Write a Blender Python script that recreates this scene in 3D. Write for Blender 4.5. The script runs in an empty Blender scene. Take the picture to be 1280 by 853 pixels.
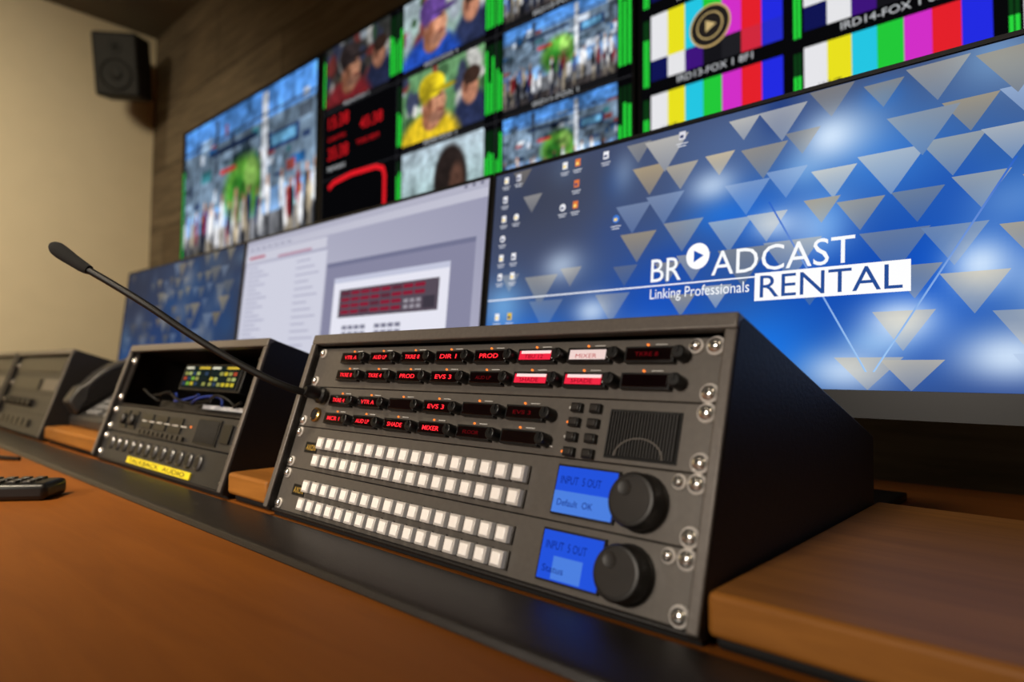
import bpy, math, random
import numpy as np
from mathutils import Matrix, Vector
random.seed(4)
scene = bpy.context.scene
scene.view_settings.view_transform = 'Standard'
R = math.radians
CZ = 0.921   # eye height above floor

# ------------------------------------------------------------ colour / materials
def lin1(c):
    c = c/255.0
    return c/12.92 if c <= 0.04045 else ((c+0.055)/1.055)**2.4
def lin(c): return (lin1(c[0]), lin1(c[1]), lin1(c[2]))
def nlin(a):
    a = np.clip(a, 0, 1)
    return np.where(a <= 0.04045, a/12.92, ((a+0.055)/1.055)**2.4)

def mk(name, col, rough=0.5, metal=0.0, var=0.12, scale=60, bump=0.0, emit=None, estr=0.0, spec=0.5, coat=0.0):
    m = bpy.data.materials.new(name); m.use_nodes = True
    nt = m.node_tree; b = nt.nodes['Principled BSDF']
    c = lin(col)
    tc = nt.nodes.new('ShaderNodeTexCoord'); nz = nt.nodes.new('ShaderNodeTexNoise')
    nz.inputs['Scale'].default_value = scale; nz.inputs['Detail'].default_value = 4
    nt.links.new(tc.outputs['Object'], nz.inputs['Vector'])
    cr = nt.nodes.new('ShaderNodeValToRGB')
    cr.color_ramp.elements[0].position = 0.3; cr.color_ramp.elements[1].position = 0.7
    cr.color_ramp.elements[0].color = (c[0]*(1-var), c[1]*(1-var), c[2]*(1-var), 1)
    cr.color_ramp.elements[1].color = (min(1, c[0]*(1+var)), min(1, c[1]*(1+var)), min(1, c[2]*(1+var)), 1)
    nt.links.new(nz.outputs['Fac'], cr.inputs['Fac'])
    nt.links.new(cr.outputs['Color'], b.inputs['Base Color'])
    b.inputs['Roughness'].default_value = rough; b.inputs['Metallic'].default_value = metal
    b.inputs['Specular IOR Level'].default_value = spec
    b.inputs['Coat Weight'].default_value = coat
    if bump > 0:
        bp = nt.nodes.new('ShaderNodeBump'); bp.inputs['Strength'].default_value = bump
        bp.inputs['Distance'].default_value = 0.001
        nt.links.new(nz.outputs['Fac'], bp.inputs['Height']); nt.links.new(bp.outputs['Normal'], b.inputs['Normal'])
    if emit:
        e = lin(emit)
        b.inputs['Emission Color'].default_value = (*e, 1); b.inputs['Emission Strength'].default_value = estr
    return m

def mk_wood(name, c1, c2, rough, axis_scale=(1.2, 14, 14), bump=0.05, coat=0.0, planks=None, spec=0.4):
    m = bpy.data.materials.new(name); m.use_nodes = True
    nt = m.node_tree; b = nt.nodes['Principled BSDF']
    tc = nt.nodes.new('ShaderNodeTexCoord'); mp = nt.nodes.new('ShaderNodeMapping')
    mp.inputs['Scale'].default_value = axis_scale
    nz = nt.nodes.new('ShaderNodeTexNoise'); nz.inputs['Scale'].default_value = 3.0
    nz.inputs['Detail'].default_value = 8; nz.inputs['Roughness'].default_value = 0.62; nz.inputs['Distortion'].default_value = 0.6
    cr = nt.nodes.new('ShaderNodeValToRGB')
    cr.color_ramp.elements[0].position = 0.32; cr.color_ramp.elements[1].position = 0.7
    cr.color_ramp.elements[0].color = (*lin(c1), 1); cr.color_ramp.elements[1].color = (*lin(c2), 1)
    nt.links.new(tc.outputs['Object'], mp.inputs['Vector']); nt.links.new(mp.outputs['Vector'], nz.inputs['Vector'])
    nt.links.new(nz.outputs['Fac'], cr.inputs['Fac'])
    out = cr.outputs['Color']
    if planks:
        mp2 = nt.nodes.new('ShaderNodeMapping'); mp2.inputs['Rotation'].default_value = (R(90), 0, 0)
        bk = nt.nodes.new('ShaderNodeTexBrick'); bk.inputs['Scale'].default_value = 1.0
        bk.inputs['Brick Width'].default_value = 1.3; bk.inputs['Row Height'].default_value = planks
        bk.inputs['Mortar Size'].default_value = 0.004
        bk.inputs['Color1'].default_value = (1, 1, 1, 1); bk.inputs['Color2'].default_value = (0.62, 0.58, 0.55, 1)
        bk.inputs['Mortar'].default_value = (0.3, 0.3, 0.3, 1)
        nt.links.new(tc.outputs['Object'], mp2.inputs['Vector']); nt.links.new(mp2.outputs['Vector'], bk.inputs['Vector'])
        mx = nt.nodes.new('ShaderNodeMix'); mx.data_type = 'RGBA'; mx.blend_type = 'MULTIPLY'
        mx.inputs[0].default_value = 1.0
        nt.links.new(out, mx.inputs[6]); nt.links.new(bk.outputs['Color'], mx.inputs[7]); out = mx.outputs[2]
    nt.links.new(out, b.inputs['Base Color'])
    b.inputs['Roughness'].default_value = rough; b.inputs['Coat Weight'].default_value = coat
    b.inputs['Specular IOR Level'].default_value = spec
    bp = nt.nodes.new('ShaderNodeBump'); bp.inputs['Strength'].default_value = bump; bp.inputs['Distance'].default_value = 0.002
    nt.links.new(nz.outputs['Fac'], bp.inputs['Height']); nt.links.new(bp.outputs['Normal'], b.inputs['Normal'])
    return m

def mk_screen(name, strength):
    m = bpy.data.materials.new(name); m.use_nodes = True
    nt = m.node_tree; nt.nodes.remove(nt.nodes['Principled BSDF'])
    at = nt.nodes.new('ShaderNodeAttribute'); at.attribute_name = 'Col'
    em = nt.nodes.new('ShaderNodeEmission'); em.inputs['Strength'].default_value = strength
    nt.links.new(at.outputs['Color'], em.inputs['Color'])
    nt.links.new(em.outputs['Emission'], nt.nodes['Material Output'].inputs['Surface'])
    return m
def mk_emit(name, col, strength):
    m = bpy.data.materials.new(name); m.use_nodes = True
    nt = m.node_tree; nt.nodes.remove(nt.nodes['Principled BSDF'])
    em = nt.nodes.new('ShaderNodeEmission'); em.inputs['Strength'].default_value = strength
    em.inputs['Color'].default_value = (*lin(col), 1)
    nt.links.new(em.outputs['Emission'], nt.nodes['Material Output'].inputs['Surface'])
    return m

M = dict(
 panel=mk('panel_grey_paint', (104, 99, 94), 0.36, 0.3, 0.06, 200, 0.05),
 case=mk('rack_case_powdercoat', (34, 31, 30), 0.5, 0.0, 0.15, 400, 0.25, spec=0.35),
 rim=mk('rack_rim_paint', (108, 102, 97), 0.36, 0.25, 0.08, 300, 0.1),
 panel_dark=mk('panel_black_paint', (48, 47, 47), 0.4, 0.1, 0.08, 300, 0.1),
 gap=mk('dark_interior', (12, 12, 12), 0.8),
 black=mk('black_plastic', (18, 18, 19), 0.34),
 cab=mk('speaker_cabinet_black', (20, 19, 18), 0.6, spec=0.3),
 gloss=mk('display_glass', (14, 5, 6), 0.08, coat=0.6),
 knob=mk('knob_rubber', (34, 32, 31), 0.45, bump=0.1, scale=500),
 knobtop=mk('knob_face', (50, 47, 45), 0.35, 0.3),
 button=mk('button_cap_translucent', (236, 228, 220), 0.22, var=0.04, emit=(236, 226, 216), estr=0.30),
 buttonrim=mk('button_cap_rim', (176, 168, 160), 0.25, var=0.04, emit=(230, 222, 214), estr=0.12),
 btnbase=mk('button_base', (84, 80, 76), 0.4),
 screw=mk('screw_nickel', (240, 238, 234), 0.16, 0.9, 0.05),
 washer=mk('nylon_washer', (214, 208, 202), 0.3, var=0.05),
 slot=mk('screw_slot', (25, 25, 25), 0.7),
 gold=mk('brass_ring', (196, 160, 90), 0.25, 0.9),
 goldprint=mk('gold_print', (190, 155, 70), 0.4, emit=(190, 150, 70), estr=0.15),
 white=mk('white_print', (205, 203, 200), 0.5, var=0.02),
 led=mk_emit('orange_led', (255, 130, 50), 1.4),
 red=mk_emit('red_led_text', (255, 40, 50), 1.9),
 paler=mk_emit('pale_painted_glare', (240, 212, 206), 1.0),  # this and the next two: lamp reflections on display glass, painted as emission
 pinkr=mk_emit('red_painted_glare', (236, 40, 66), 1.05),
 palew=mk_emit('white_painted_glare', (250, 220, 216), 1.05),
 lcd=mk_emit('blue_lcd', (36, 84, 224), 0.95),
 lcdl=mk_emit('blue_lcd_light', (78, 130, 228), 0.95),
 lcdt=mk_emit('blue_lcd_text', (16, 40, 140), 0.8),
 desk=mk_wood('desk_laminate', (128, 72, 22), (144, 83, 27), 0.55, (1.5, 12, 12), 0.02, spec=0.22),
 shelf=mk_wood('oak_shelf', (140, 88, 34), (172, 112, 48), 0.5, (1.2, 16, 16), 0.05, spec=0.25),
 leather=mk('leather_pad', (34, 30, 29), 0.36, 0, 0.2, 900, 0.5),
 wallwood=mk_wood('dark_oak_panelling', (92, 82, 68), (132, 118, 98), 0.6, (1.0, 10, 10), 0.1, planks=0.34, spec=0.2),
 wall=mk('painted_wall', (222, 208, 178), 0.85, 0, 0.02, 8, 0.02),
 ceil=mk('ceiling_paint', (110, 103, 92), 0.9, 0, 0.03, 5),
 floor=mk('floor_carpet', (48, 46, 46), 0.95, 0, 0.25, 300, 0.4),
 trim=mk('trim_dark', (40, 35, 30), 0.5),
 bezel=mk('monitor_bezel', (16, 16, 18), 0.4, 0.0, 0.05, spec=0.3),
 metal=mk('brushed_metal', (120, 120, 122), 0.35, 0.9),
 cone=mk('speaker_cone', (14, 14, 14), 0.6, spec=0.3),
 yellow=mk('yellow_label', (236, 214, 40), 0.5, var=0.03),
 foam=mk('mic_foam', (14, 14, 14), 0.95, 0, 0.3, 900, 0.6),
 neck=mk('gooseneck_black', (16, 15, 15), 0.5, 0.0, spec=0.3),
 blue=mk('blue_cable', (26, 46, 120), 0.4),
 key=mk('phone_key', (120, 120, 122), 0.45),
 phone=mk('phone_plastic', (48, 47, 47), 0.4),
 paper=mk('paper_white', (190, 190, 196), 0.7),
 scr=mk_screen('screen_picture', 1.04),
 scrdim=mk_screen('screen_picture_dim', 0.75),
)
TXT = {}
def tmat(col, st=1.0):
    k = (col, st)
    if k not in TXT: TXT[k] = mk_emit('lit_text_%d_%d_%d' % col, col, st)
    return TXT[k]

# ------------------------------------------------------------ mesh builder
class MB:
    def __init__(s, M0=None):
        s.v = []; s.f = []; s.m = []; s.mats = []; s.M = M0 or Matrix()
    def mi(s, mat):
        if mat not in s.mats: s.mats.append(mat)
        return s.mats.index(mat)
    def add(s, verts, faces, mat):
        o = len(s.v); k = s.mi(mat)
        for p in verts: s.v.append(tuple(s.M @ Vector(p)))
        for f in faces: s.f.append([i+o for i in f]); s.m.append(k)
    def box(s, x0, x1, y0, y1, z0, z1, mat):
        v = [(x0,y0,z0),(x1,y0,z0),(x1,y1,z0),(x0,y1,z0),(x0,y0,z1),(x1,y0,z1),(x1,y1,z1),(x0,y1,z1)]
        s.add(v, [(0,3,2,1),(4,5,6,7),(0,1,5,4),(1,2,6,5),(2,3,7,6),(3,0,4,7)], mat)
    def prism(s, pts, x0, x1, mat):
        n = len(pts)
        v = [(x0,p[0],p[1]) for p in pts]+[(x1,p[0],p[1]) for p in pts]
        f = [list(range(n))[::-1], list(range(n, 2*n))]
        for i in range(n):
            j = (i+1) % n; f.append([i, j, n+j, n+i])
        s.add(v, f, mat)
    def lathe(s, prof, loc, axis, mat, seg=24):
        a = Vector(axis).normalized(); q = Vector((0,0,1)).rotation_difference(a).to_matrix()
        v = []; f = []
        for (r, h) in prof:
            for i in range(seg):
                t = 2*math.pi*i/seg
                v.append(tuple(q @ Vector((r*math.cos(t), r*math.sin(t), h)) + Vector(loc)))
        n = len(prof)
        for k in range(n-1):
            for i in range(seg):
                j = (i+1) % seg
                f.append([k*seg+i, k*seg+j, (k+1)*seg+j, (k+1)*seg+i])
        f.append(list(range(seg))[::-1]); f.append([(n-1)*seg+i for i in range(seg)])
        s.add(v, f, mat)
    def build(s, name, parent=None, bevel=0.0, seg=2):
        me = bpy.data.meshes.new(name); me.from_pydata(s.v, [], s.f)
        for m in s.mats: me.materials.append(m)
        me.polygons.foreach_set('material_index', s.m)
        me.polygons.foreach_set('use_smooth', [True]*len(s.f))
        me.update(); me.set_sharp_from_angle(angle=R(32))
        o = bpy.data.objects.new(name, me); scene.collection.objects.link(o)
        if parent: o.parent = parent
        if bevel > 0:
            b = o.modifiers.new('bevel', 'BEVEL'); b.width = bevel; b.segments = seg
            b.limit_method = 'ANGLE'; b.angle_limit = R(40)
        return o

def empty(name, loc, rot=(0,0,0)):
    e = bpy.data.objects.new(name, None); e.empty_display_size = 0.05
    e.location = loc; e.rotation_euler = rot; scene.collection.objects.link(e); return e

def text(body, parent, F, x, z, w, h, mat, y=-0.001, bold=0.0):
    c = bpy.data.curves.new('text', 'FONT'); c.body = body; c.size = 1; c.offset = bold; c.resolution_u = 3
    o = bpy.data.objects.new('text_'+body.split()[0].lower()[:10], c)
    scene.collection.objects.link(o); bpy.context.view_layer.update()
    bb = [Vector(b) for b in o.bound_box]
    x0 = min(b.x for b in bb); x1 = max(b.x for b in bb); y0 = min(b.y for b in bb); y1 = max(b.y for b in bb)
    sx = w/max(1e-6, x1-x0); sy = h/max(1e-6, y1-y0)
    c.materials.append(mat); o.parent = parent
    o.matrix_basis = F @ Matrix.Translation((x-x0*sx, y, z-y0*sy)) @ Matrix.Rotation(R(90), 4, 'X') @ Matrix.Diagonal((sx, sy, 1, 1))
    return o

def tube(name, pts, r, mat, parent=None, radii=None):
    c = bpy.data.curves.new(name, 'CURVE'); c.dimensions = '3D'; c.bevel_depth = r; c.bevel_resolution = 5
    c.use_fill_caps = True; c.resolution_u = 8
    sp = c.splines.new('NURBS'); sp.points.add(len(pts)-1); sp.order_u = 3; sp.use_endpoint_u = True
    for i, p in enumerate(pts):
        sp.points[i].co = (*p, 1); sp.points[i].radius = radii[i] if radii else 1
    c.materials.append(mat)
    o = bpy.data.objects.new(name, c); scene.collection.objects.link(o)
    if parent: o.parent = parent
    return o

class Pic:
    def __init__(s): s.v = []; s.f = []; s.c = []
    def poly(s, pts, cols, lay=0):
        o = len(s.v); y = -0.0004*lay
        if isinstance(cols[0], (int, float)): cols = [cols]*len(pts)
        for p, c in zip(pts, cols): s.v.append((p[0], y, p[1])); s.c.append((*lin(c), 1))
        s.f.append(list(range(o, o+len(pts))))
    def rect(s, x0, z0, x1, z1, col, lay=1): s.poly([(x0,z0),(x1,z0),(x1,z1),(x0,z1)], col, lay)
    def disc(s, cx, cz, rx, rz, col, lay=1, n=28):
        s.poly([(cx+rx*math.cos(6.28318*i/n), cz+rz*math.sin(6.28318*i/n)) for i in range(n)], col, lay)
    def strip(s, pts, w, col, lay):
        for a, b in zip(pts[:-1], pts[1:]):
            dx, dz = b[0]-a[0], b[1]-a[1]; L = math.hypot(dx, dz); nx, nz = -dz/L*w/2, dx/L*w/2
            s.poly([(a[0]+nx, a[1]+nz), (a[0]-nx, a[1]-nz), (b[0]-nx, b[1]-nz), (b[0]+nx, b[1]+nz)], col, lay)
        for a in pts[1:-1]: s.disc(a[0], a[1], w/2, w/2, col, lay+.1, 14)
    def img(s, x0, z0, x1, z1, a, lay=0):
        H, W, _ = a.shape; o = len(s.v); y = -0.0004*lay; L = nlin(a)
        for j in range(H):
            for i in range(W):
                s.v.append((x0+(x1-x0)*i/(W-1), y, z0+(z1-z0)*j/(H-1))); s.c.append((*L[j, i], 1))
        for j in range(H-1):
            for i in range(W-1):
                k = o+j*W+i; s.f.append([k, k+1, k+W+1, k+W])
    def build(s, name, parent, mat, off=-0.0006):
        me = bpy.data.meshes.new(name); me.from_pydata([(a, b+off, c) for a, b, c in s.v], [], s.f)
        at = me.color_attributes.new('Col', 'FLOAT_COLOR', 'POINT')
        at.data.foreach_set('color', np.array(s.c, dtype=np.float32).ravel())
        me.materials.append(mat); o = bpy.data.objects.new(name, me)
        scene.collection.objects.link(o); o.parent = parent; return o

# ------------------------------------------------------------ room
def roombox(name, x0, x1, y0, y1, z0, z1, mat):
    b = MB(); b.box(x0, x1, y0, y1, z0, z1, mat); return b.build(name)
XL, XR, YB, YF, H = -4.1, 2.6, 1.36, -2.9, 2.85
roombox('floor', XL-.1, XR+.1, YF-.1, YB+.1, -0.1, 0, M['floor'])
roombox('ceiling', XL-.1, XR+.1, YF-.1, YB+.1, H, H+0.1, M['ceil'])
roombox('wall_back', XL-.1, XR+.1, YB, YB+.1, 0, H, M['wallwood'])
roombox('wall_left', XL-.1, XL, YF, YB, 0, H, M['wall'])
roombox('wall_right', XR, XR+.1, YF, YB, 0, H, M['wall'])
roombox('wall_front', XL-.1, XR+.1, YF-.1, YF, 0, H, M['wall'])
roombox('baseboard_left', XL, XL+.015, YF, YB-.015, 0, .08, M['trim'])
roombox('baseboard_back', XL, XR, YB-.015, YB, 0, .08, M['trim'])

# ------------------------------------------------------------ desk
desk = empty('control_desk', (0, 0, 0))
DT = 0.766; ST = 0.80
b = MB(); b.box(-3.6, 1.7, -0.5, 1.08, DT-0.035, DT, M['desk']); b.build('desktop', desk, 0.004)
b = MB()
for x in (-3.5, -1.8, -0.1, 1.6): b.box(x-.02, x+.02, -0.35, 1.0, 0, DT-0.035, M['trim'])
b.box(-3.5, 1.6, 0.95, 0.97, 0.1, DT-0.035, M['trim'])
b.build('cabinet_legs', desk, 0.002)
b = MB(); b.prism([(0.268, DT), (0.271, DT+.005), (0.276, DT+.0065), (0.330, DT+.0065), (0.336, DT+.005), (0.338, DT)], -3.55, 1.65, M['leather'])
b.build('leather_armrest', None, 0.0012)
for (xa, xb) in [(-0.1695, 1.66), (-0.7655, -0.6725), (-1.60, -1.27), (-3.5, -2.645)]:
    b = MB(); b.box(xa, xb, 0.346, 0.70, DT+.009, ST, M['shelf'])
    b.box(xa+.001, xb-.001, 0.354, 0.695, DT, DT+.009, M['gap'])
    b.build('raised_shelf', None, 0.004, 3)

# ------------------------------------------------------------ racks
PHI = -17.3
PM = Matrix.Rotation(R(PHI), 4, 'X')
def pf(y, z):
    p = PM @ Vector((0, y, z)); return (p.y, p.z)
def rack(s_left, W):
    root = empty('equipment_rack', (-s_left, 0.345, 0.774))
    b = MB(); side = [(-.002, -.0025), pf(-.004, .001), pf(-.004, .186), pf(.003, .192), (.355, .0875), (.355, -.0025)]
    b.prism(side, 0, .0085, M['case']); b.prism(side, W-.0085, W, M['case'])
    b.prism([pf(.004, .187), pf(.004, .1915), (.355, .087), (.355, .083)], .0085, W-.0085, M['case'])
    b.box(.0085, W-.0085, .350, .355, -.0025, .083, M['case'])
    b.box(.0085, W-.0085, 0.0, .35, -.0025, .0005, M['case'])
    b.box(.003, W-.003, .006, .35, -.008, -.0025, M['gap'])
    b.build('case', root, 0.0012)
    b = MB(PM)
    b.box(0.0003, W-.0003, -.0062, .004, .1815, .1925, M['rim'])
    b.box(0.0003, .0083, -.0062, -.0035, .0, .1815, M['rim']); b.box(W-.0083, W-.0003, -.0062, -.0035, .0, .1815, M['rim'])
    b.build('front_rim', root, 0.0018, 3)
    return root
def screw(b, x, z, y=.003, k=1.0):
    b.lathe([(.0066*k, 0), (.0066*k, .0012), (.0058*k, .0018)], (x, y, z), (0, -1, 0), M['washer'], 20)
    b.lathe([(.0050*k, .0015), (.0050*k, .003), (.0036*k, .0044), (.0015, .005)], (x, y, z), (0, -1, 0), M['screw'], 18)
    b.box(x-.0018, x+.0018, y-.0052, y-.0047, z-.0003, z+.0003, M['slot'])
    b.box(x-.0003, x+.0003, y-.0052, y-.0047, z-.0018, z+.0018, M['slot'])
U = .0445
def uc(n): return .001+U*(n-.5)

# --- main rack
W = .496
rk = rack(.667, W)
b = MB(PM)
for n in (1, 2, 3, 4): b.box(.0087, W-.0087, .003, .006, uc(n)-.0219, uc(n)+.0219, M['panel'])
b.build('unit_panels', rk, 0.0006)
b = MB(PM); b.box(.0087, W-.0087, .008, .012, 0, .181, M['gap']); b.build('panel_backing', rk)
b = MB(PM)
for n in (1, 2, 3, 4):
    for dz in (-.0159, .0159):
        screw(b, .0175, uc(n)+dz, k=.8); screw(b, W-.0165, uc(n)+dz)
screw(b, W-.030, uc(4)+.0159, k=.8)
screw(b, W-.0285, uc(2)+.0159, k=.75); screw(b, W-.0285, uc(1)+.0159, k=.75)
b.build('screws', rk)

words = ['TKRE 4', 'TKRE 8', 'MIXER', 'VTR A', 'AUD LP', 'MCR 1', 'PROD', 'TBU 12', 'EVS 3', 'GFX 2', 'CAM 2', 'DIR 1', 'SHADE', 'FLOOR']
b = MB(PM); bl = MB(PM)
disp = []
rows_z = [.1568+.0093, .1568-.0097, .1105+.0095, .1105-.0097]
for k, ncol in enumerate((8, 8, 6, 6)):
    for i in range(ncol): disp.append((.062+.0505*i, rows_z[k], i, k))
pale = {(0, 6): 'paler', (1, 5): 'pinkr', (1, 6): 'pinkr', (0, 5): 'pinkr'}  # windows that carry a painted reflection instead of a plain dark glass
dark_cells = {(0,7),(1,4),(1,7),(2,2),(2,4),(2,5),(3,4),(3,5)}
for (x, cz, i, rw) in disp:
    b.box(x-.001, x+.0375, -.002, .003, cz-.0058, cz+.0058, M['black'])
    b.box(x+.0006, x+.0358, -.0026, -.0016, cz-.0045, cz+.0045, M['gloss'])
    b.lathe([(.0050, 0), (.0050, .009), (.0043, .0107)], (x+.0425, .003, cz), (0, -1, 0), M['black'], 18)
    bl.box(x+.0417, x+.0433, -.0085, -.0076, cz-.0003, cz+.0038, M['black'])
    bl.lathe([(.0009, 0), (.0009, .0012)], (x+.014, .003, cz+.0083), (0, -1, 0), M['led'], 8)
    bl.box(x+.020, x+.029, .0022, .0031, cz+.0080, cz+.0087, M['white'])
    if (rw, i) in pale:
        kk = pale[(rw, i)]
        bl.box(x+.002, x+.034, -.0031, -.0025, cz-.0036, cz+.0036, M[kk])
        if kk == 'pinkr': bl.box(x+.004, x+.034, -.0033, -.0030, cz+.0012, cz+.0036, M['palew'])  # whitish top of the painted reflection
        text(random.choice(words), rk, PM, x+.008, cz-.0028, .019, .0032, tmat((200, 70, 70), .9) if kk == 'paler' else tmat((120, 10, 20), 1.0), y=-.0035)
    elif (rw, i) not in dark_cells:
        text(random.choice(words), rk, PM, x+.007, cz-.0020, .0215, .0040, M['red'], y=-.0030, bold=.008)
    elif (rw+i) % 2: text(random.choice(words), rk, PM, x+.008, cz-.0016, .018, .003, tmat((120, 14, 22), .7), y=-.0030)
b.build('key_displays', rk, 0.0008); bl.build('key_marks', rk)
b = MB(PM)
for r_ in range(4):
    for c_ in range(2):
        x = .380+.0165*c_; z = .1268-.0108*r_
        b.box(x-.0046, x+.0046, -.001, .003, z-.0034, z+.0034, M['black'])
        b.box(x-.0034, x+.0034, -.0022, -.001, z-.0024, z+.0024, M['knobtop'])
b.build('keypad', rk, 0.0006)
b = MB(PM)
for r_ in range(4): b.lathe([(.001, 0), (.001, .001)], (.373, .003, .1268-.0108*r_), (0, -1, 0), M['led'] if r_ in (1, 3) else M['white'], 8)
for r_ in range(5): b.box(.345+.004*r_, .3475+.004*r_, .0022, .0031, .0965, .0975, M['white'])
b.build('keypad_marks', rk)
b = MB(PM)
b.box(.4085, .4635, .0026, .0031, .0935, .1275, M['gap'])
for i in range(23):
    x = .4095+.0023*i
    b.box(x, x+.0010, .0006, .0028, .0955, .1258, M['panel_dark'])
for i in range(16):
    a0 = math.pi*i/16; a1 = math.pi*(i+1)/16; rr = .0175; cx, cz = .436, .0950
    v = [(cx+rr*math.cos(a0), .0002, cz+rr*.72*math.sin(a0)), (cx+rr*math.cos(a1), .0002, cz+rr*.72*math.sin(a1)),
         (cx+(rr+.0012)*math.cos(a1), .0002, cz+(rr+.0012)*.72*math.sin(a1)), (cx+(rr+.0012)*math.cos(a0), .0002, cz+(rr+.0012)*.72*math.sin(a0))]
    b.add(v, [(0, 1, 2, 3)], M['panel'])
b.build('speaker_grille', rk)
b = MB(PM)
b.lathe([(.0078, 0), (.0078, .003), (.0062, .004), (.006, .0025)], (.0385, .003, .1035), (0, -1, 0), M['gold'], 26)
b.lathe([(.0055, 0), (.0055, .0035)], (.0385, .003, .1035), (0, -1, 0), M['gap'], 20)
b.build('headset_jack', rk)
for n in (2, 1):
    cz = uc(n); b = MB(PM)
    for r_, dz in ((0, .0064), (1, -.0113)):
        for i in range(17):
            x = .0705+.0169*i-.0036*(n == 1)
            b.box(x-.0068, x+.0068, .0008, .003, cz+dz-.0068, cz+dz+.0068, M['btnbase'])
            b.box(x-.0060, x+.0060, -.0042, .0008, cz+dz-.0060, cz+dz+.0060, M['buttonrim'])
            b.box(x-.0043, x+.0043, -.0052, -.0038, cz+dz-.0043, cz+dz+.0043, M['button'])
    b.build('button_matrix', rk, 0.0014, 3)
    x0 = .375-.0022*(n == 1)
    b = MB(PM)
    b.box(x0-.0015, x0+.0505, .001, .003, cz-.0175, cz+.0175, M['black'])
    b.box(x0, x0+.049, .0002, .0012, cz-.016, cz+.016, M['lcd'])
    if n == 2: b.box(x0, x0+.049, -.0001, .0004, cz-.016, cz-.001, M['lcdl'])
    else: b.box(x0+.012, x0+.036, -.0001, .0004, cz-.015, cz+.000, M['lcdl'])
    b.build('lcd', rk)
    text('INPUT  5 OUT', rk, PM, x0+.004, cz+.004, .034, .0055, M['lcdt'], y=-.0004)
    text('Default  OK' if n == 2 else 'Status', rk, PM, x0+.004, cz-.011, .030 if n == 2 else .018, .0045, M['lcdt'], y=-.0004)
    b = MB(PM); kx = x0+.0690
    b.lathe([(.0188, 0), (.0188, .002), (.0178, .003), (.0176, .013), (.0160, .0155), (.0145, .0160)], (kx, .003, cz-.0005), (0, -1, 0), M['knob'], 48)
    b.lathe([(.0145, .0158), (.0140, .0162)], (kx, .003, cz-.0005), (0, -1, 0), M['knobtop'], 48)
    b.lathe([(.0050, .0160), (.0046, .0165), (.0040, .0163)], (kx-.005, .003, cz+.006), (0, -1, 0), M['knob'], 24)
    b.build('rotary_knob', rk)
    text('AXON', rk, PM, .038, cz-.002, .018, .006, M['goldprint'], y=.0020)
    b = MB(PM); b.box(.035, .058, .0024, .0032, cz-.0045, cz+.0065, M['black']); b.build('badge', rk)

# --- second rack (open bay + audio units)
W2 = .494; s2 = 1.265
r2 = rack(s2, W2)
b = MB(PM)
b.box(.0087, W2-.0087, .003, .006, .001, .0445, M['panel_dark'])
b.box(.0087, W2-.0087, .003, .006, .0460, .0880, M['panel_dark'])
b.box(.0087, W2-.0087, .004, .20, .0895, .0925, M['case'])
b.box(.0087, W2-.0087, .008, .012, 0, .088, M['gap'])
b.build('unit_panels', r2, .0006)
b = MB(PM)
for z in (.009, .036, .053, .080, .102, .166):
    screw(b, .0175, z, .003, .7); screw(b, W2-.0175, z, .003, .7)
for x in (.0087, W2-.0250): b.box(x, x+.0163, .003, .006, .0925, .181, M['case'])
b.build('rack_ears', r2)
b = MB(PM)
for i in range(12):
    x = .055+.031*i
    b.lathe([(.0105, 0), (.0105, .002), (.009, .004), (.0075, .004)], (x, .003, .0270), (0, -1, 0), M['metal'], 20)
    b.lathe([(.0073, 0), (.0073, .0045)], (x, .003, .0270), (0, -1, 0), M['black'], 18)
b.box(.15, .385, .0005, .0032, .003, .0125, M['yellow'])
for i in range(2):
    b.box(.06+.04*i, .09+.04*i, .001, .003, .053, .082, M['black'])
    b.lathe([(.009, 0), (.009, .006), (.007, .008)], (.075+.04*i, .003, .067), (0, -1, 0), M['knob'], 20)
for i in range(3): b.box(.15+.055*i, .195+.055*i, .001, .003, .058, .080, M['black'])
for i in range(10): b.box(.152+.018*i, .163+.018*i, -.001, .003, .049, .055, M['knobtop'])
for i in range(6): b.box(.155+.03*i, .175+.03*i, .0005, .0011, .068, .0695, M['white'])
b.lathe([(.0014, 0), (.0014, .0015)], (.34, .001, .070), (0, -1, 0), M['led'], 8)
b.box(.355, .425, .001, .0031, .050, .084, M['black'])
for i in range(14): b.box(.358+.0046*i, .3602+.0046*i, 0, .0012, .052, .082, M['panel_dark'])
b.box(.435, .46, 0, .0032, .056, .08, M['black'])
b.build('audio_controls', r2, .0005)
text('TALKBACK  AUDIO', r2, PM, .16, .0048, .21, .006, M['slot'], y=.0001)
b = MB(PM)
b.box(.176, .385, .028, .15, .1270, .1690, M['black']); b.box(.182, .378, .026, .0285, .1295, .1665, M['gap'])
b.box(.12, .45, .03, .16, .0926, .108, M['case']); b.box(.30, .44, .022, .031, .100, .106, M['paper'])
b.build('bay_devices', r2, .001)
p = Pic()
rr = random.Random(8)
for i in range(2):
    p.rect(.190+.094*i, .1320, .280+.094*i, .164, (24, 34, 30), 1)
    p.rect(.192+.094*i, .1600, .220+.094*i, .1635, (220, 215, 190), 2); p.rect(.240+.094*i, .1600, .278+.094*i, .1635, (210, 180, 60), 2)
for i in range(12):
    for j in range(3):
        c = rr.choice([(170, 180, 110), (200, 180, 50), (120, 170, 60), (50, 66, 90), (30, 36, 34), (170, 70, 44), (150, 150, 80), (30, 36, 34)])
        x = .193+.0145*i if i < 6 else .287+.0145*(i-6)
        z = .1345+.0080*j
        p.rect(x, z, x+.0108, z+.0050, c, 2)
o = p.build('bay_display', r2, M['scr']); o.matrix_basis = PM @ Matrix.Translation((0, .0258, 0))
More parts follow.
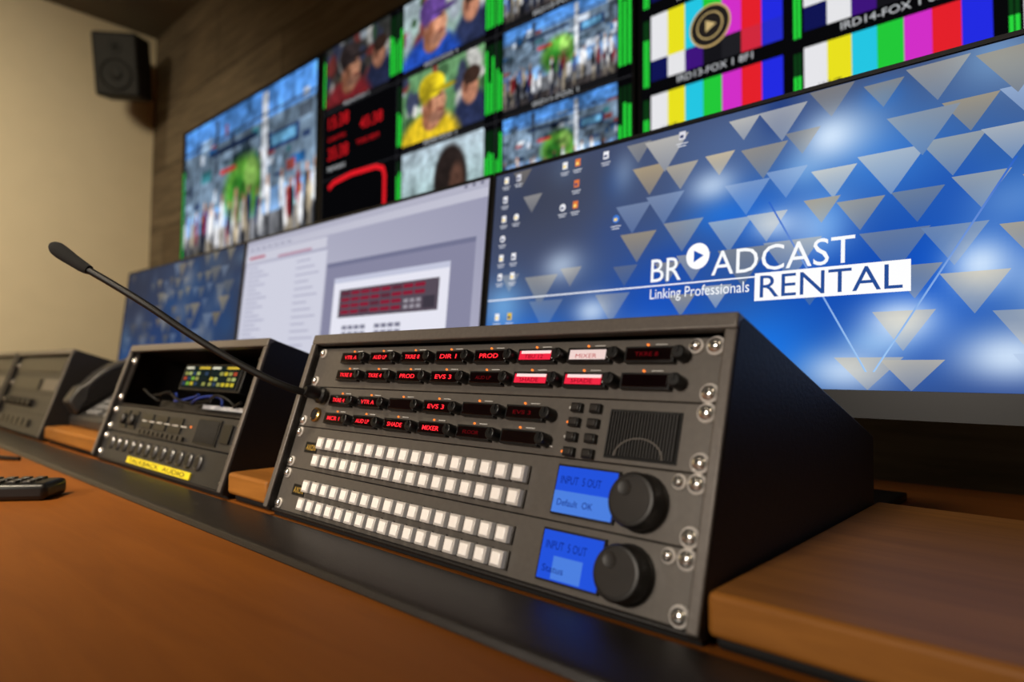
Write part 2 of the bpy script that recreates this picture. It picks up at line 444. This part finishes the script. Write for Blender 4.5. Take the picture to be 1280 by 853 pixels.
for k, (xa, xb, m) in enumerate([(.13, .33, 'neck'), (.20, .30, 'blue'), (.27, .40, 'blue'), (.34, .45, 'neck'), (.1, .2, 'neck')]):
    pts = []
    for t in range(6):
        q = PM @ Vector((xa+(xb-xa)*t/5, .012+.008*math.sin(t*1.7+k), .111+.008*math.sin(t*1.3+k*2)))
        pts.append(tuple(q))
    tube('patch_cable', pts, .0020, M[m], r2)

for (sl, kind) in ((2.115, 0), (2.635, 1)):
    r3 = rack(sl, .494); b = MB(PM)
    for n in range(1, 5): b.box(.0087, .4853, .003, .006, uc(n)-.0219, uc(n)+.0219, M['panel_dark'])
    b.box(.0087, .4853, .008, .012, 0, .181, M['gap'])
    b.box(.04, .45, .0005, .0035, uc(4)-.014, uc(4)+.014, M['black']); b.box(.05, .30, .0005, .0035, uc(3)-.013, uc(3)+.013, M['black'])
    for i in range(6):
        b.lathe([(.010, 0), (.010, .008), (.007, .010)], (.07+.045*i, .003, uc(2)), (0, -1, 0), M['knobtop'], 18)
        b.box(.06+.05*i, .095+.05*i, -.002, .003, uc(1)-.008, uc(1)+.008, M['knobtop'])
    b.box(.34, .45, .0005, .0035, uc(3)-.013, uc(3)+.013, M['rim'])
    for n in range(1, 5):
        screw(b, .0175, uc(n)); screw(b, .4765, uc(n))
    b.build('unit_panels', r3, .0006)

# ------------------------------------------------------------ microphone
mic = empty('gooseneck_microphone', (0, 0, 0))
P = [(-.6235, .3800, CZ-.0280), (-.6240, .364, CZ-.026), (-.6367, .3388, CZ-.0162), (-.667, .3108, CZ+.004), (-.7039, .2772, CZ+.0328),
     (-.7467, .238, CZ+.0721), (-.800, .2035, CZ+.1045)]
tube('neck', P, .0038, M['neck'], mic)
tube('windscreen', [(-.796, .206, CZ+.1025), (-.801, .2032, CZ+.105), (-.812, .197, CZ+.112), (-.826, .189, CZ+.1215), (-.836, .1835, CZ+.1285), (-.8395, .1815, CZ+.1310)],
     .0080, M['foam'], mic, [.62, .75, .82, 1, .98, .45])
b = MB(); ax = (PM @ Vector((0, -1, 0)))
b.lathe([(.009, 0), (.009, .004), (.0068, .006), (.0068, .017), (.0045, .022)], (-.6235, .3815, CZ-.0285), ax, M['black'], 24)
b.build('connector', mic)

# ------------------------------------------------------------ desk monitors
_r = random.Random(77)
BL = [(_r.uniform(.0, 1), _r.uniform(0, 1), _r.uniform(.02, .05), _r.uniform(.05, .11), _r.choice([(215, 235, 252), (30, 120, 230), (14, 66, 176), (150, 200, 245), (16, 46, 120)]), _r.uniform(.25, .65)) for _ in range(38)]
def wall_bg(U_, V_, dim=1.0):
    base = np.array([66, 78, 112])/255.0
    a = np.ones(U_.shape+(3,))*base
    def blob(cx, cy, rx, ry, col, k=1.0):
        nonlocal a
        w = np.exp(-(((U_-cx)/rx)**2+((V_-cy)/ry)**2))*k
        a = a*(1-w[..., None])+np.array(col)/255.0*w[..., None]
    blob(.10, .12, .15, .22, (24, 112, 236), .95); blob(.04, .36, .05, .12, (130, 195, 250), .7)
    blob(.30, .62, .24, .25, (72, 82, 112), .9); blob(.08, .85, .2, .25, (62, 66, 82), .9)
    blob(.36, .26, .12, .28, (16, 76, 190), .9); blob(.33, .10, .07, .12, (190, 220, 250), .75)
    blob(.50, .62, .10, .18, (34, 104, 208), .85); blob(.48, .88, .12, .15, (80, 104, 150), .8)
    blob(.58, .40, .08, .25, (10, 66, 172), .9); blob(.52, .12, .10, .18, (24, 118, 232), .9)
    blob(.66, .72, .10, .18, (64, 134, 220), .85); blob(.70, .30, .10, .3, (8, 72, 192), .95)
    blob(.85, .5, .15, .4, (24, 96, 200), .9); blob(.9, .88, .14, .2, (98, 112, 138), .85)
    for (cx, cy, rx, ry, col, k) in BL:
        kk = k*(1.0 if cx > .28 or cy < .45 else .25); blob(cx, cy, rx, ry, col, kk)
    for (cx, cy, rx, ry, k) in [(.60, .83, .035, .08, .9), (.68, .21, .04, .07, .95), (.756, .36, .03, .08, .9), (.17, .51, .04, .07, .6), (.44, .74, .035, .06, .7),
                                (.53, .56, .03, .05, .65), (.78, .10, .05, .08, .9), (.62, .06, .05, .07, .8), (.40, .10, .03, .05, .7), (.86, .62, .03, .08, .7), (.24, .30, .035, .06, .75)]:
        blob(cx, cy, rx, ry, (218, 236, 255), k)
    return a*dim
def wallpaper(p, x0, z0, x1, z1, dim=1.0, seed=1, grey=0.0):
    G = np.array([78, 82, 100])/255.0
    def BG(u, v): return wall_bg(u, v, dim)*(1-grey)+G*grey
    nx, nz = 160, 70
    Vv, Uu = np.mgrid[0:nz, 0:nx]; a = BG(Uu/(nx-1.0), Vv/(nz-1.0))
    p.img(x0, z0, x1, z1, a, 0)
    rnd = random.Random(seed); w = x1-x0; h = z1-z0
    def tri(u, v, s, col, al, lay):
        hs = s*.5*w; P3 = [(x0+u*w-hs, z0+v*h), (x0+u*w+hs, z0+v*h), (x0+u*w, z0+v*h-hs*1.45)]
        P3 = [(min(max(q[0], x0), x1), min(max(q[1], z0), z1)) for q in P3]
        N = 5; idx = {}; vs = []
        for i in range(N+1):
            for j in range(N+1-i):
                k = N-i-j
                q = ((P3[0][0]*k+P3[1][0]*i+P3[2][0]*j)/N, (P3[0][1]*k+P3[1][1]*i+P3[2][1]*j)/N)
                bg = BG(np.array([(q[0]-x0)/w]), np.array([(q[1]-z0)/h]))[0]
                A = al*(1-.40*j/N)
                cc = tuple(float(t)*255 for t in bg*(1-A)+np.array(col)/255.0*dim*A)
                idx[(i, j)] = len(vs); vs.append((q, cc))
        for i in range(N):
            for j in range(N-i):
                tr = [(i, j), (i+1, j), (i, j+1)]; p.poly([vs[idx[t]][0] for t in tr], [vs[idx[t]][1] for t in tr], lay)
                if i+j < N-1:
                    tr = [(i+1, j), (i+1, j+1), (i, j+1)]; p.poly([vs[idx[t]][0] for t in tr], [vs[idx[t]][1] for t in tr], lay)
    cl = [(222, 200, 158), (228, 218, 196), (196, 170, 124), (176, 156, 120), (206, 192, 160), (170, 190, 220)]
    k = 0
    for r_ in range(8):
        for c_ in range(16):
            if rnd.random() < .34: continue
            u = .06+.061*c_+(.030 if r_ % 2 else 0)+rnd.uniform(-.014, .014); v = .99-.125*r_+rnd.uniform(-.025, .01)
            if u > .95: continue
            if (u < .30 and v > .5) and rnd.random() < .85: continue
            k += 1
            tri(u, v, rnd.choice([.045, .055, .065, .075]), rnd.choice(cl), rnd.uniform(.35, .78)*(.6 if u < .3 else 1), 1+(k % 6)*.2)

def monitor(s_left, width, tilt=5):
    root = empty('computer_monitor', (-s_left, .735, CZ-.045)); h = .371
    head = bpy.data.objects.new('head', None); head.empty_display_size = .03; scene.collection.objects.link(head)
    head.parent = root; head.rotation_euler = (R(-tilt), 0, 0)
    b = MB()
    b.box(0, width, 0, .018, 0, h, M['bezel'])
    b.box(width*.12, width*.88, .018, .045, .05, h-.05, M['bezel'])
    b.build('housing', head, .003)
    b = MB(); b.box(.005, width-.005, -.0012, 0, 0.0, .028, M['bezel'])
    b.box(0.0, .005, -.0022, 0, 0, h, M['bezel']); b.box(width-.005, width, -.0022, 0, 0, h, M['bezel']); b.box(0, width, -.0022, 0, h-.005, h, M['bezel'])
    b.build('bezel_frame', head)
    b = MB(); zf = -(CZ-.045-DT)+.0005
    b.box(width/2-.03, width/2+.03, .075, .095, zf+.008, .20, M['bezel'])
    b.box(width/2-.12, width/2+.12, .0, .19, zf, zf+.010, M['bezel'])
    b.box(width/2-.03, width/2+.03, .045, .095, .13, .19, M['bezel'])
    b.build('stand', root, .002)
    return head, width, h
I4 = Matrix()
mR, w, h = monitor(.745, .871)
p = Pic(); x0, x1, z0, z1 = .006, w-.006, .0285, h-.006
wallpaper(p, x0, z0, x1, z1, 1.0, 5)
def mx(s): return .745-s
def mz(z): return z+.045+.002
for (a0, a1) in [((.2905, .197), (.187, .0)), ((.062, .2015), (.180, .0))]:
    xa, za = mx(a0[0]), mz(a0[1]); xb, zb = mx(a1[0]), mz(a1[1])
    p.poly([(xa, za), (xa+.0022, za), (xb+.002, zb), (xb, zb)], [(40, 96, 195), (40, 96, 195), (170, 205, 245), (140, 190, 240)], 2.8)
p.rect(mx(.737), mz(.1088), mx(.3035), mz(.1105), (245, 248, 255), 4)
p.rect(mx(.3035), mz(.081), mx(.146), mz(.1135), (250, 250, 252), 4)
p.disc(mx(.376), mz(.1425), .0155, .0165, (252, 252, 255), 4)
p.poly([(mx(.381), mz(.135)), (mx(.381), mz(.150)), (mx(.368), mz(.1425))], (30, 80, 170), 5)
rows = [.302, .270, .238, .206, .174, .143, .111, .079]
ic = [(.7145, r_) for r_ in (0, 1, 2, 3, 4, 5, 7)]+[(.688, r_) for r_ in (0, 2, 4, 5, 7)]+[(.5955, 0), (.5955, 2), (.572, 0), (.572, 1), (.572, 2), (.5223, 0), (.5, 3), (.404, 0)]
pal = [(235, 235, 240), (240, 240, 245), (225, 190, 60), (60, 120, 210), (225, 120, 60), (215, 215, 225)]
for k, (s_, r_) in enumerate(ic):
    x = mx(s_); z = mz(rows[r_]); c = pal[(k*5+r_) % 6]
    if k % 5 == 3: p.disc(x, z+.003, .0055, .0055, c, 3)
    else: p.rect(x-.0045, z-.002, x+.0045, z+.009, c, 3)
    p.rect(x-.003, z, x+.002, z+.004, (60, 70, 110) if k % 2 else (250, 220, 120), 4)
    p.rect(x-.008, z-.0080, x+.008, z-.0068, (220, 222, 230), 3)
    p.rect(x-.006, z-.0115, x+.006, z-.0103, (210, 214, 225), 3)
p.build('screen_image', mR, M['scr'])
wt = tmat((250, 252, 255), 1.0)
text('BR', mR, I4, mx(.4405), mz(.1145), .043, .030, wt, y=-.003)
text('ADCAST', mR, I4, mx(.357), mz(.1155), .160, .030, wt, y=-.003)
text('RENTAL', mR, I4, mx(.297), mz(.0845), .144, .0255, tmat((40, 78, 150), 1.0), y=-.003)
text('Linking Professionals', mR, I4, mx(.4405), mz(.088), .131, .0175, wt, y=-.003)

mM, w, h = monitor(1.62, .871)
p = Pic(); x0, x1, z0, z1 = .006, w-.006, .0285, h-.006
def nx(s): return 1.62-s
p.poly([(x0, z0), (x1, z0), (x1, z1), (x0, z1)], [(196, 196, 212), (168, 168, 190), (150, 150, 174), (176, 176, 196)], 0)
p.rect(x0, mz(.306), x1, z1, (176, 176, 194), 1); p.rect(x0, mz(.288), x1, mz(.305), (190, 190, 206), 1)
for i in range(7): p.rect(x0+.02+.03*i, mz(.294), x0+.038+.03*i, mz(.297), (120, 120, 150), 2)
for i in range(3): p.rect(x1-.02-.02*i, mz(.311), x1-.012-.02*i, mz(.317), (120, 120, 140), 2)
p.rect(x0, mz(.262), nx(1.24), mz(.285), (200, 200, 214), 1)
p.rect(x0+.01, mz(-.01), nx(1.235), mz(.255), (204, 205, 220), 1)
for i in range(22):
    z = .245-.011*i; p.rect(x0+.02, mz(z), x0+.02+.05+.07*((i*7) % 5)/5, mz(z+.0035), (164, 164, 188), 2)
p.rect(nx(1.45), mz(.262), nx(1.30), mz(.268), (180, 140, 160), 2); p.rect(x0+.02, mz(.27), x0+.1, mz(.277), (180, 100, 120), 2)
for i in range(14): p.rect(nx(1.36), mz(.24-.016*i), nx(1.36)+.06+.02*(i % 3), mz(.2435-.016*i), (170, 170, 192), 2)
p.rect(nx(1.229), mz(-.015), nx(.776), mz(.2135), (132, 132, 158), 2)
p.rect(nx(1.229), mz(.2135), nx(.776), mz(.2225), (112, 114, 142), 2)
p.rect(nx(1.1927), mz(.0), nx(.835), mz(.187), (226, 226, 238), 3); p.rect(nx(1.1927), mz(.176), nx(.835), mz(.187), (192, 195, 216), 4)
p.rect(nx(1.1689), mz(.103), nx(.8595), mz(.161), (84, 74, 86), 4)
for r_ in range(4):
    for c_ in range(8):
        if r_ > 1 and c_ > 5: continue
        x = nx(1.160)+.0335*c_; z = mz(.1485-.0128*r_)
        p.rect(x, z, x+.029, z+.0075, (134, 28, 52) if (r_+c_) % 5 else (95, 40, 56), 5)
for i in range(3):
    for j in range(2): p.rect(nx(.955)+.018*i, mz(.110+.011*j), nx(.955)+.013+.018*i, mz(.117+.011*j), (150, 145, 155), 5)
p.rect(nx(.90), mz(.108), nx(.868), mz(.130), (60, 55, 66), 5)
for g in range(2):
    for r_ in range(3):
        for c_ in range(4):
            x = nx(1.150)+.11*g+.021*c_; z = mz(.078-.013*r_); p.rect(x, z, x+.017, z+.008, (120, 120, 140), 4)
p.build('screen_image', mM, M['scr'])

mL, w, h = monitor(2.495, .871)
p = Pic(); wallpaper(p, .006, .0285, w-.006, h-.006, .78, 9, .5); p.build('screen_image', mL, M['scrdim'])

# ------------------------------------------------------------ video tiles
class Vid:
    def __init__(s, W_=96, H_=54, top=(150, 190, 230), bot=(205, 215, 228)):
        s.W, s.H = W_, H_
        s.y, s.x = np.mgrid[0:H_, 0:W_]; s.y = s.y/(H_-1.0); s.x = s.x/(W_-1.0)
        t = s.y[..., None]; s.a = (np.array(top)*t+np.array(bot)*(1-t))/255.0
    def mixm(s, m, col): m = np.clip(m, 0, 1)[..., None]; s.a = s.a*(1-m)+np.array(col)/255.0*m
    def ell(s, cx, cy, rx, ry, col, soft=.25):
        d = np.sqrt(((s.x-cx)/rx)**2+((s.y-cy)/ry)**2); s.mixm((1+soft-d)/soft, col)
    def rect(s, x0, y0, x1, y1, col):
        s.mixm(((s.x >= x0) & (s.x <= x1) & (s.y >= y0) & (s.y <= y1)).astype(float), col)
    def noise(s, seed, amt=.35, gain=.9):
        g = np.random.RandomState(seed); n = np.zeros((s.H, s.W))
        for k, am in ((5, .5), (12, .6), (26, .6), (50, .5)):
            gh, gw = max(2, int(k*s.H/s.W)+2), k+2; r = g.rand(gh, gw)
            yy = s.y*(gh-1.001); xx = s.x*(gw-1.001); yi = yy.astype(int); xi = xx.astype(int); fy = yy-yi; fx = xx-xi
            fy = fy*fy*(3-2*fy); fx = fx*fx*(3-2*fx)
            n += am*((r[yi, xi]*(1-fx)+r[yi, xi+1]*fx)*(1-fy)+(r[yi+1, xi]*(1-fx)+r[yi+1, xi+1]*fx)*fy-.5)
        s.a = np.clip(s.a*(1+amt*n[..., None]*1.6)*gain, 0, 1)
        l = s.a.mean(axis=2, keepdims=True); s.a = np.clip(l+(s.a-l)*1.05, 0, 1)
        return s.a
def v_crowd(seed, W_=96, H_=54, gain=.9):
    r = random.Random(seed); v = Vid(W_, H_, (84, 144, 220), (160, 190, 224))
    v.rect(0, .40, 1, .82, (112, 132, 152))
    for i in range(46):
        x = r.uniform(-.05, 1); y = r.uniform(.40, .84); ww = r.uniform(.02, .11); hh = r.uniform(.02, .09)
        v.rect(x, y, x+ww, y+hh, r.choice([(44, 60, 92), (206, 216, 230), (40, 95, 150), (60, 120, 130), (140, 70, 66), (70, 80, 92), (150, 175, 200), (56, 72, 84), (30, 44, 66)]))
    v.ell(.52, .46, .12, .17, (100, 170, 64), .5); v.ell(.48, .42, .05, .10, (60, 140, 50), .6); v.ell(.58, .54, .04, .08, (150, 200, 100), .6)
    v.rect(.28, .62, .31, .97, (60, 70, 84)); v.rect(.655, .35, .69, .98, (225, 230, 238)); v.rect(.12, .4, .135, .9, (70, 80, 92))
    v.rect(.24, .74, .62, .78, (34, 50, 80)); v.rect(.33, .60, .46, .63, (200, 70, 66)); v.rect(0, .84, 1, .86, (70, 90, 120)); v.rect(.70, .62, .9, .72, (36, 60, 110)); v.rect(.72, .64, .88, .70, (110, 170, 210))
    v.rect(0, 0, 1, .26, (128, 130, 136)); v.rect(0, .0, 1, .09, (78, 72, 72))
    for i in range(40):
        x = r.uniform(.0, 1.0); y = r.uniform(.20, .36); c = r.choice([(238, 238, 240), (230, 232, 236), (30, 36, 60), (20, 22, 28), (130, 40, 45), (56, 74, 126), (180, 166, 140), (235, 235, 238)])
        v.ell(x+.002, y-.15, .010, .10, r.choice([(36, 40, 54), (30, 30, 34), (150, 140, 124)])); v.ell(x, y, .014, .085, c)
        v.ell(x, y+.105, .007, .026, r.choice([(166, 122, 98), (100, 72, 56), (190, 150, 124)]))
    return v.noise(seed, .45, gain)
def v_man(cap, shirt, bg1, bg2, seed=0, second=True, gain=.95):
    v = Vid(96, 54, bg1, bg2); r = random.Random(seed)
    for i in range(34): v.ell(r.random(), r.uniform(.1, 1), r.uniform(.02, .06), r.uniform(.05, .14), r.choice([(60, 90, 60), (170, 180, 190), (130, 60, 56), (210, 210, 205), (60, 66, 90), (40, 40, 44)]), .7)
    if second:
        v.ell(.86, -.05, .22, .45, (44, 52, 84)); v.ell(.84, .50, .085, .2, (186, 130, 104)); v.ell(.86, .66, .09, .11, (56, 40, 34)); v.ell(.80, .50, .03, .06, (140, 92, 74)); v.ell(.80, .55, .02, .02, (50, 34, 30))
    v.ell(.34, -.16, .36, .48, shirt); v.ell(.38, .26, .10, .14, (150, 98, 72))
    v.ell(.41, .46, .125, .27, (204, 146, 116), .3); v.ell(.33, .44, .05, .2, (150, 98, 74), .6)
    v.ell(.525, .48, .028, .06, (206, 150, 120), .5); v.ell(.46, .58, .05, .022, (70, 46, 38), .5); v.ell(.49, .36, .045, .018, (120, 58, 52), .5); v.ell(.45, .28, .08, .06, (160, 114, 94), .6); v.ell(.30, .48, .025, .06, (176, 120, 96))
    v.ell(.38, .74, .155, .17, cap, .12); v.ell(.52, .655, .14, .035, tuple(int(c*.7) for c in cap), .3); v.ell(.30, .70, .06, .14, tuple(int(c*.75) for c in cap), .7)
    return v.noise(seed+40, .25, gain)

def display(s_left, width, zb=.44, hh=.757):
    root = empty('wall_display', (-s_left, 1.300, CZ+zb))
    b = MB(); b.box(0, width, 0, .06, 0, hh, M['bezel']); b.build('housing', root, .002)
    b = MB()
    for (xa, xb, za, zc) in ((0, .006, 0, hh), (width-.006, width, 0, hh), (0, width, 0, .008), (0, width, hh-.006, hh)): b.box(xa, xb, -.004, 0, za, zc, M['bezel'])
    b.build('bezel_frame', root)
    return root
d1 = display(3.48, 1.30); p = Pic()
p.rect(.006, .008, 1.294, .751, (10, 12, 14), 0); p.img(.035, .02, 1.27, .742, v_crowd(11, 230, 130, .92), .5)
for i in range(2): p.rect(.010+i*.011, .05, .018+i*.011, .55, (36, 180, 70), 2)
p.build('screen_image', d1, M['scr'])
d2 = display(2.165, 1.358); p = Pic(); p.rect(.006, .008, 1.352, .751, (6, 6, 8), 0)
tw, th = .449, .2477
def bars_meter(x, z, hgt, n=2, seed=0):
    r = random.Random(seed)
    for i in range(n):
        p.rect(x+.013*i, z, x+.013*i+.008, z+hgt, (12, 44, 18), 2)
        p.rect(x+.013*i, z, x+.013*i+.008, z+hgt*r.uniform(.45, .95), (40, 214, 60), 3)
vids = {(0, 0): v_man((64, 54, 54), (140, 44, 50), (60, 62, 60), (90, 76, 70), 3, True, .75), (1, 0): v_man((114, 80, 160), (40, 80, 180), (190, 206, 216), (120, 150, 130), 5),
        (2, 0): v_crowd(21), (1, 1): v_man((238, 212, 46), (222, 190, 44), (110, 156, 110), (84, 130, 84), 7), (2, 1): v_crowd(22), (2, 2): v_crowd(23)}
v = Vid(96, 54, (196, 214, 226), (160, 190, 188)); v.rect(0, 0, 1, .3, (120, 150, 144)); v.ell(.62, .45, .18, .44, (42, 34, 32), .2); v.ell(.62, .0, .3, .25, (130, 96, 80)); v.ell(.70, .36, .07, .24, (88, 62, 52), .5); vids[(1, 2)] = v.noise(90, .25, .92)
for c_ in range(3):
    for r_ in range(3):
        x = .006+tw*c_; z = .751-th*(r_+1)
        if (c_, r_) in vids:
            a = vids[(c_, r_)]; left = .03 if c_ != 0 else .02
            p.img(x+left, z+.022, x+tw-.045, z+th-.004, a, 1)
            bars_meter(x+.004, z+.03, th-.05, 2 if c_ else 1, c_*3+r_); bars_meter(x+tw-.040, z+.03, th-.05, 3, c_*5+r_+9)
            p.rect(x+left, z+.003, x+tw-.045, z+.020, (22, 22, 24), 1)
        p.rect(x, z, x+tw, z+.0015, (60, 60, 64), 2); p.rect(x, z, x+.0015, z+th, (60, 60, 64), 2)
p.strip([(.055, .222), (.085, .238), (.20, .250), (.345, .246), (.385, .232), (.394, .205), (.394, .08)], .017, (225, 28, 38), 3)
p.build('screen_image', d2, M['scr'])
rt = tmat((205, 26, 34), .9); lt = tmat((215, 218, 222), .8)
text('15:38', d2, I4, .05, .440, .13, .045, rt, y=-.004, bold=.01); text('45:38', d2, I4, .25, .395, .13, .04, rt, y=-.004, bold=.01)
text('35:38', d2, I4, .05, .325, .13, .045, rt, y=-.004, bold=.01); text('TIME REM', d2, I4, .23, .345, .13, .016, rt, y=-.004)
text('DURATION', d2, I4, .05, .395, .11, .015, rt, y=-.004); text('REMAIN', d2, I4, .05, .285, .11, .015, lt, y=-.004)
for c_ in range(3):
    for r_ in range(3):
        if (c_, r_) in vids: text('IRD%d-FOX 1' % (c_*3+r_+4), d2, I4, .006+tw*c_+.14, .751-th*(r_+1)+.006, .15, .012, lt, y=-.003)
d3 = display(.797, 1.36); p = Pic(); p.rect(.006, .008, 1.354, .751, (8, 8, 10), 0)
tw, th = .337, .1858
cols = [(226, 226, 230), (228, 220, 30), (36, 194, 222), (34, 196, 56), (206, 46, 196), (224, 32, 42), (34, 42, 222)]
for c_ in range(4):
    for r_ in range(4):
        x = .010+tw*c_; z = .751-th*(r_+1); xa = x+.022; ww = tw-.040
        for i in range(7):
            p.rect(xa+ww*i/7, z+th*.42, xa+ww*(i+1)/7, z+th*.985, cols[i], 1)
        for i, cc in enumerate([(16, 20, 80), (225, 225, 228), (60, 20, 120), (20, 20, 24), (30, 30, 34), (205, 40, 60), (36, 44, 200)]):
            p.rect(xa+ww*i/7, z+th*.16, xa+ww*(i+1)/7, z+th*.42, cc, 1)
        for i in range(2):
            p.rect(x+.003+.008*i, z+.02, x+.009+.008*i, z+th-.01, (14, 60, 22), 2)
            p.rect(x+.003+.008*i, z+.02, x+.009+.008*i, z+th*.7, (40, 210, 60), 3)
cx, cz = .797-.621, .745-.44
p.disc(cx, cz, .047, .047, (200, 170, 110), 4); p.disc(cx, cz, .043, .043, (34, 30, 28), 5)
p.disc(cx, cz, .030, .030, (190, 165, 110), 6); p.disc(cx, cz, .027, .027, (34, 30, 28), 7)
p.poly([(cx-.009, cz-.013), (cx-.009, cz+.013), (cx+.015, cz)], (200, 175, 120), 8)
p.build('screen_image', d3, M['scr'])
for c_ in range(3):
    for r_ in range(1, 3):
        text('IRD%d-FOX 1 8F1' % (13+c_), d3, I4, .010+tw*c_+.09, .751-th*(r_+1)+.008, .17, .015, lt, y=-.005)
    text('WMT', d3, I4, .010+tw*c_+.05, .751-th*4+.085, .04, .02, tmat((30, 30, 30), 1), y=-.005)

# ------------------------------------------------------------ loudspeaker
sp = empty('loudspeaker', (-3.86, 1.12, CZ+1.60)); sp.rotation_euler = (Matrix.Rotation(R(50), 4, 'Z') @ Matrix.Rotation(R(14), 4, 'X')).to_euler()
b = MB(); b.box(-.112, .112, -.09, .09, -.160, .160, M['cab']); b.build('cabinet', sp, .016, 4)
b = MB()
b.lathe([(.080, 0), (.080, .004), (.074, .006), (.070, .001), (.03, -.0), (.028, .006), (.010, .010)], (0, -.09, -.05), (0, -1, 0), M['cone'], 40)
b.lathe([(.036, 0), (.036, .003), (.030, .004), (.015, .001), (.013, .005), (.005, .008)], (0, -.09, .085), (0, -1, 0), M['cone'], 32)
b.build('drivers', sp)
b = MB(sp.rotation_euler.to_matrix().to_4x4().inverted()); b.box(-.238, 0, -.015, .015, -.02, .02, M['cab']); b.box(-.240, -.232, -.05, .05, -.06, .06, M['cab']); b.build('bracket', sp, .002)

# ------------------------------------------------------------ telephone
ph = empty('desk_telephone', (-1.59, .385, ST))
b = MB(); b.prism([(0, 0), (.20, 0), (.20, .115), (.165, .128), (.0, .022)], .0, .245, M['phone']); b.build('body', ph, .006, 3)
PH = Matrix.Translation((0, 0, .022)) @ Matrix.Rotation(-math.atan2(.165, .106), 4, 'X')
b = MB(PH)
for r_ in range(5):
    for c_ in range(3): b.box(.085+.026*c_, .104+.026*c_, -.004, .001, .012+.017*r_, .024+.017*r_, M['key'])
for r_ in range(7): b.box(.185, .225, -.003, .001, .012+.013*r_, .021+.013*r_, M['key'])
b.box(.085, .225, -.002, .001, .125, .178, M['gloss'])
b.build('keys', ph, .001)
b = MB(PH); pts = []
for i in range(13):
    t = i/12; z = .002+.185*t; o_ = -.012-.030*math.sin(math.pi*t); pts.append((o_, z))
sec = [(a-(.022 if (i < 3 or i > 9) else .014), z) for i, (a, z) in enumerate(pts)]
b.prism([(a+(.010 if (i < 3 or i > 9) else .0), z) for i, (a, z) in enumerate(pts)]+sec[::-1], .012, .062, M['phone'])
b.build('handset', ph, .005, 3)

# ------------------------------------------------------------ small things on the desk
rc = empty('remote_control', (-.985, .150, DT), (0, 0, R(-38)))
b = MB(); b.box(-.026, .026, -.085, .085, 0, .020, M['black']); b.build('shell', rc, .006, 3)
b = MB()
for r_ in range(9):
    for c_ in range(3): b.box(-.019+.014*c_, -.009+.014*c_, -.072+.016*r_, -.062+.016*r_, .019, .0225, M['knobtop'])
b.build('keys', rc, .001)
tube('loose_cable', [(-2.6, .23, DT+.0035), (-2.2, .13, DT+.0035), (-1.85, .20, DT+.0035), (-1.6, .24, DT+.0035), (-1.42, .20, DT+.0035), (-1.33, .255, DT+.0035)], .0035, M['black'])

# ------------------------------------------------------------ lights
def area(name, loc, target, size, power, col, spread=180):
    l = bpy.data.lights.new(name, 'AREA'); l.shape = 'SQUARE'; l.size = size; l.energy = power; l.color = col; l.spread = R(spread)
    o = bpy.data.objects.new(name, l); o.location = loc
    o.rotation_euler = (Vector(target)-Vector(loc)).to_track_quat('-Z', 'Y').to_euler(); scene.collection.objects.link(o)
area('ceiling_light_key', (-.9, -.9, 2.78), (-1.3, .35, .8), .4, 7.5, (1, .84, .62), 50)
area('added_rack_front_fill', (-.5, -2.4, 1.95), (-.65, .4, .86), .5, 6.5, (1, .89, .76), 60)  # added fill without a fixture, brightens rack fronts more than the desktop
area('ceiling_light_left', (-2.5, -.9, 2.78), (-4.1, .35, .95), .6, 42, (1, .86, .62), 110)
area('ceiling_light_right', (1.2, -.6, 2.80), (.5, .4, .8), .5, 2.0, (1, .80, .55), 90)
wd = bpy.data.worlds.new('world'); scene.world = wd; wd.use_nodes = True
wd.node_tree.nodes['Background'].inputs['Color'].default_value = (.9, .85, .75, 1); wd.node_tree.nodes['Background'].inputs['Strength'].default_value = .02

# ------------------------------------------------------------ camera
cd = bpy.data.cameras.new('camera'); cam = bpy.data.objects.new('camera', cd); scene.collection.objects.link(cam)
cd.sensor_width = 36; cd.lens = 820/1280*36; cd.clip_start = .01
cam.matrix_world = Matrix.Translation((0, 0, CZ)) @ Matrix.Rotation(R(42.5), 4, 'Z') @ Matrix.Rotation(R(92.6), 4, 'X') @ Matrix.Rotation(R(.5), 4, 'Z')
cd.dof.use_dof = True; cd.dof.focus_distance = .59; cd.dof.aperture_fstop = 3.5
scene.camera = cam
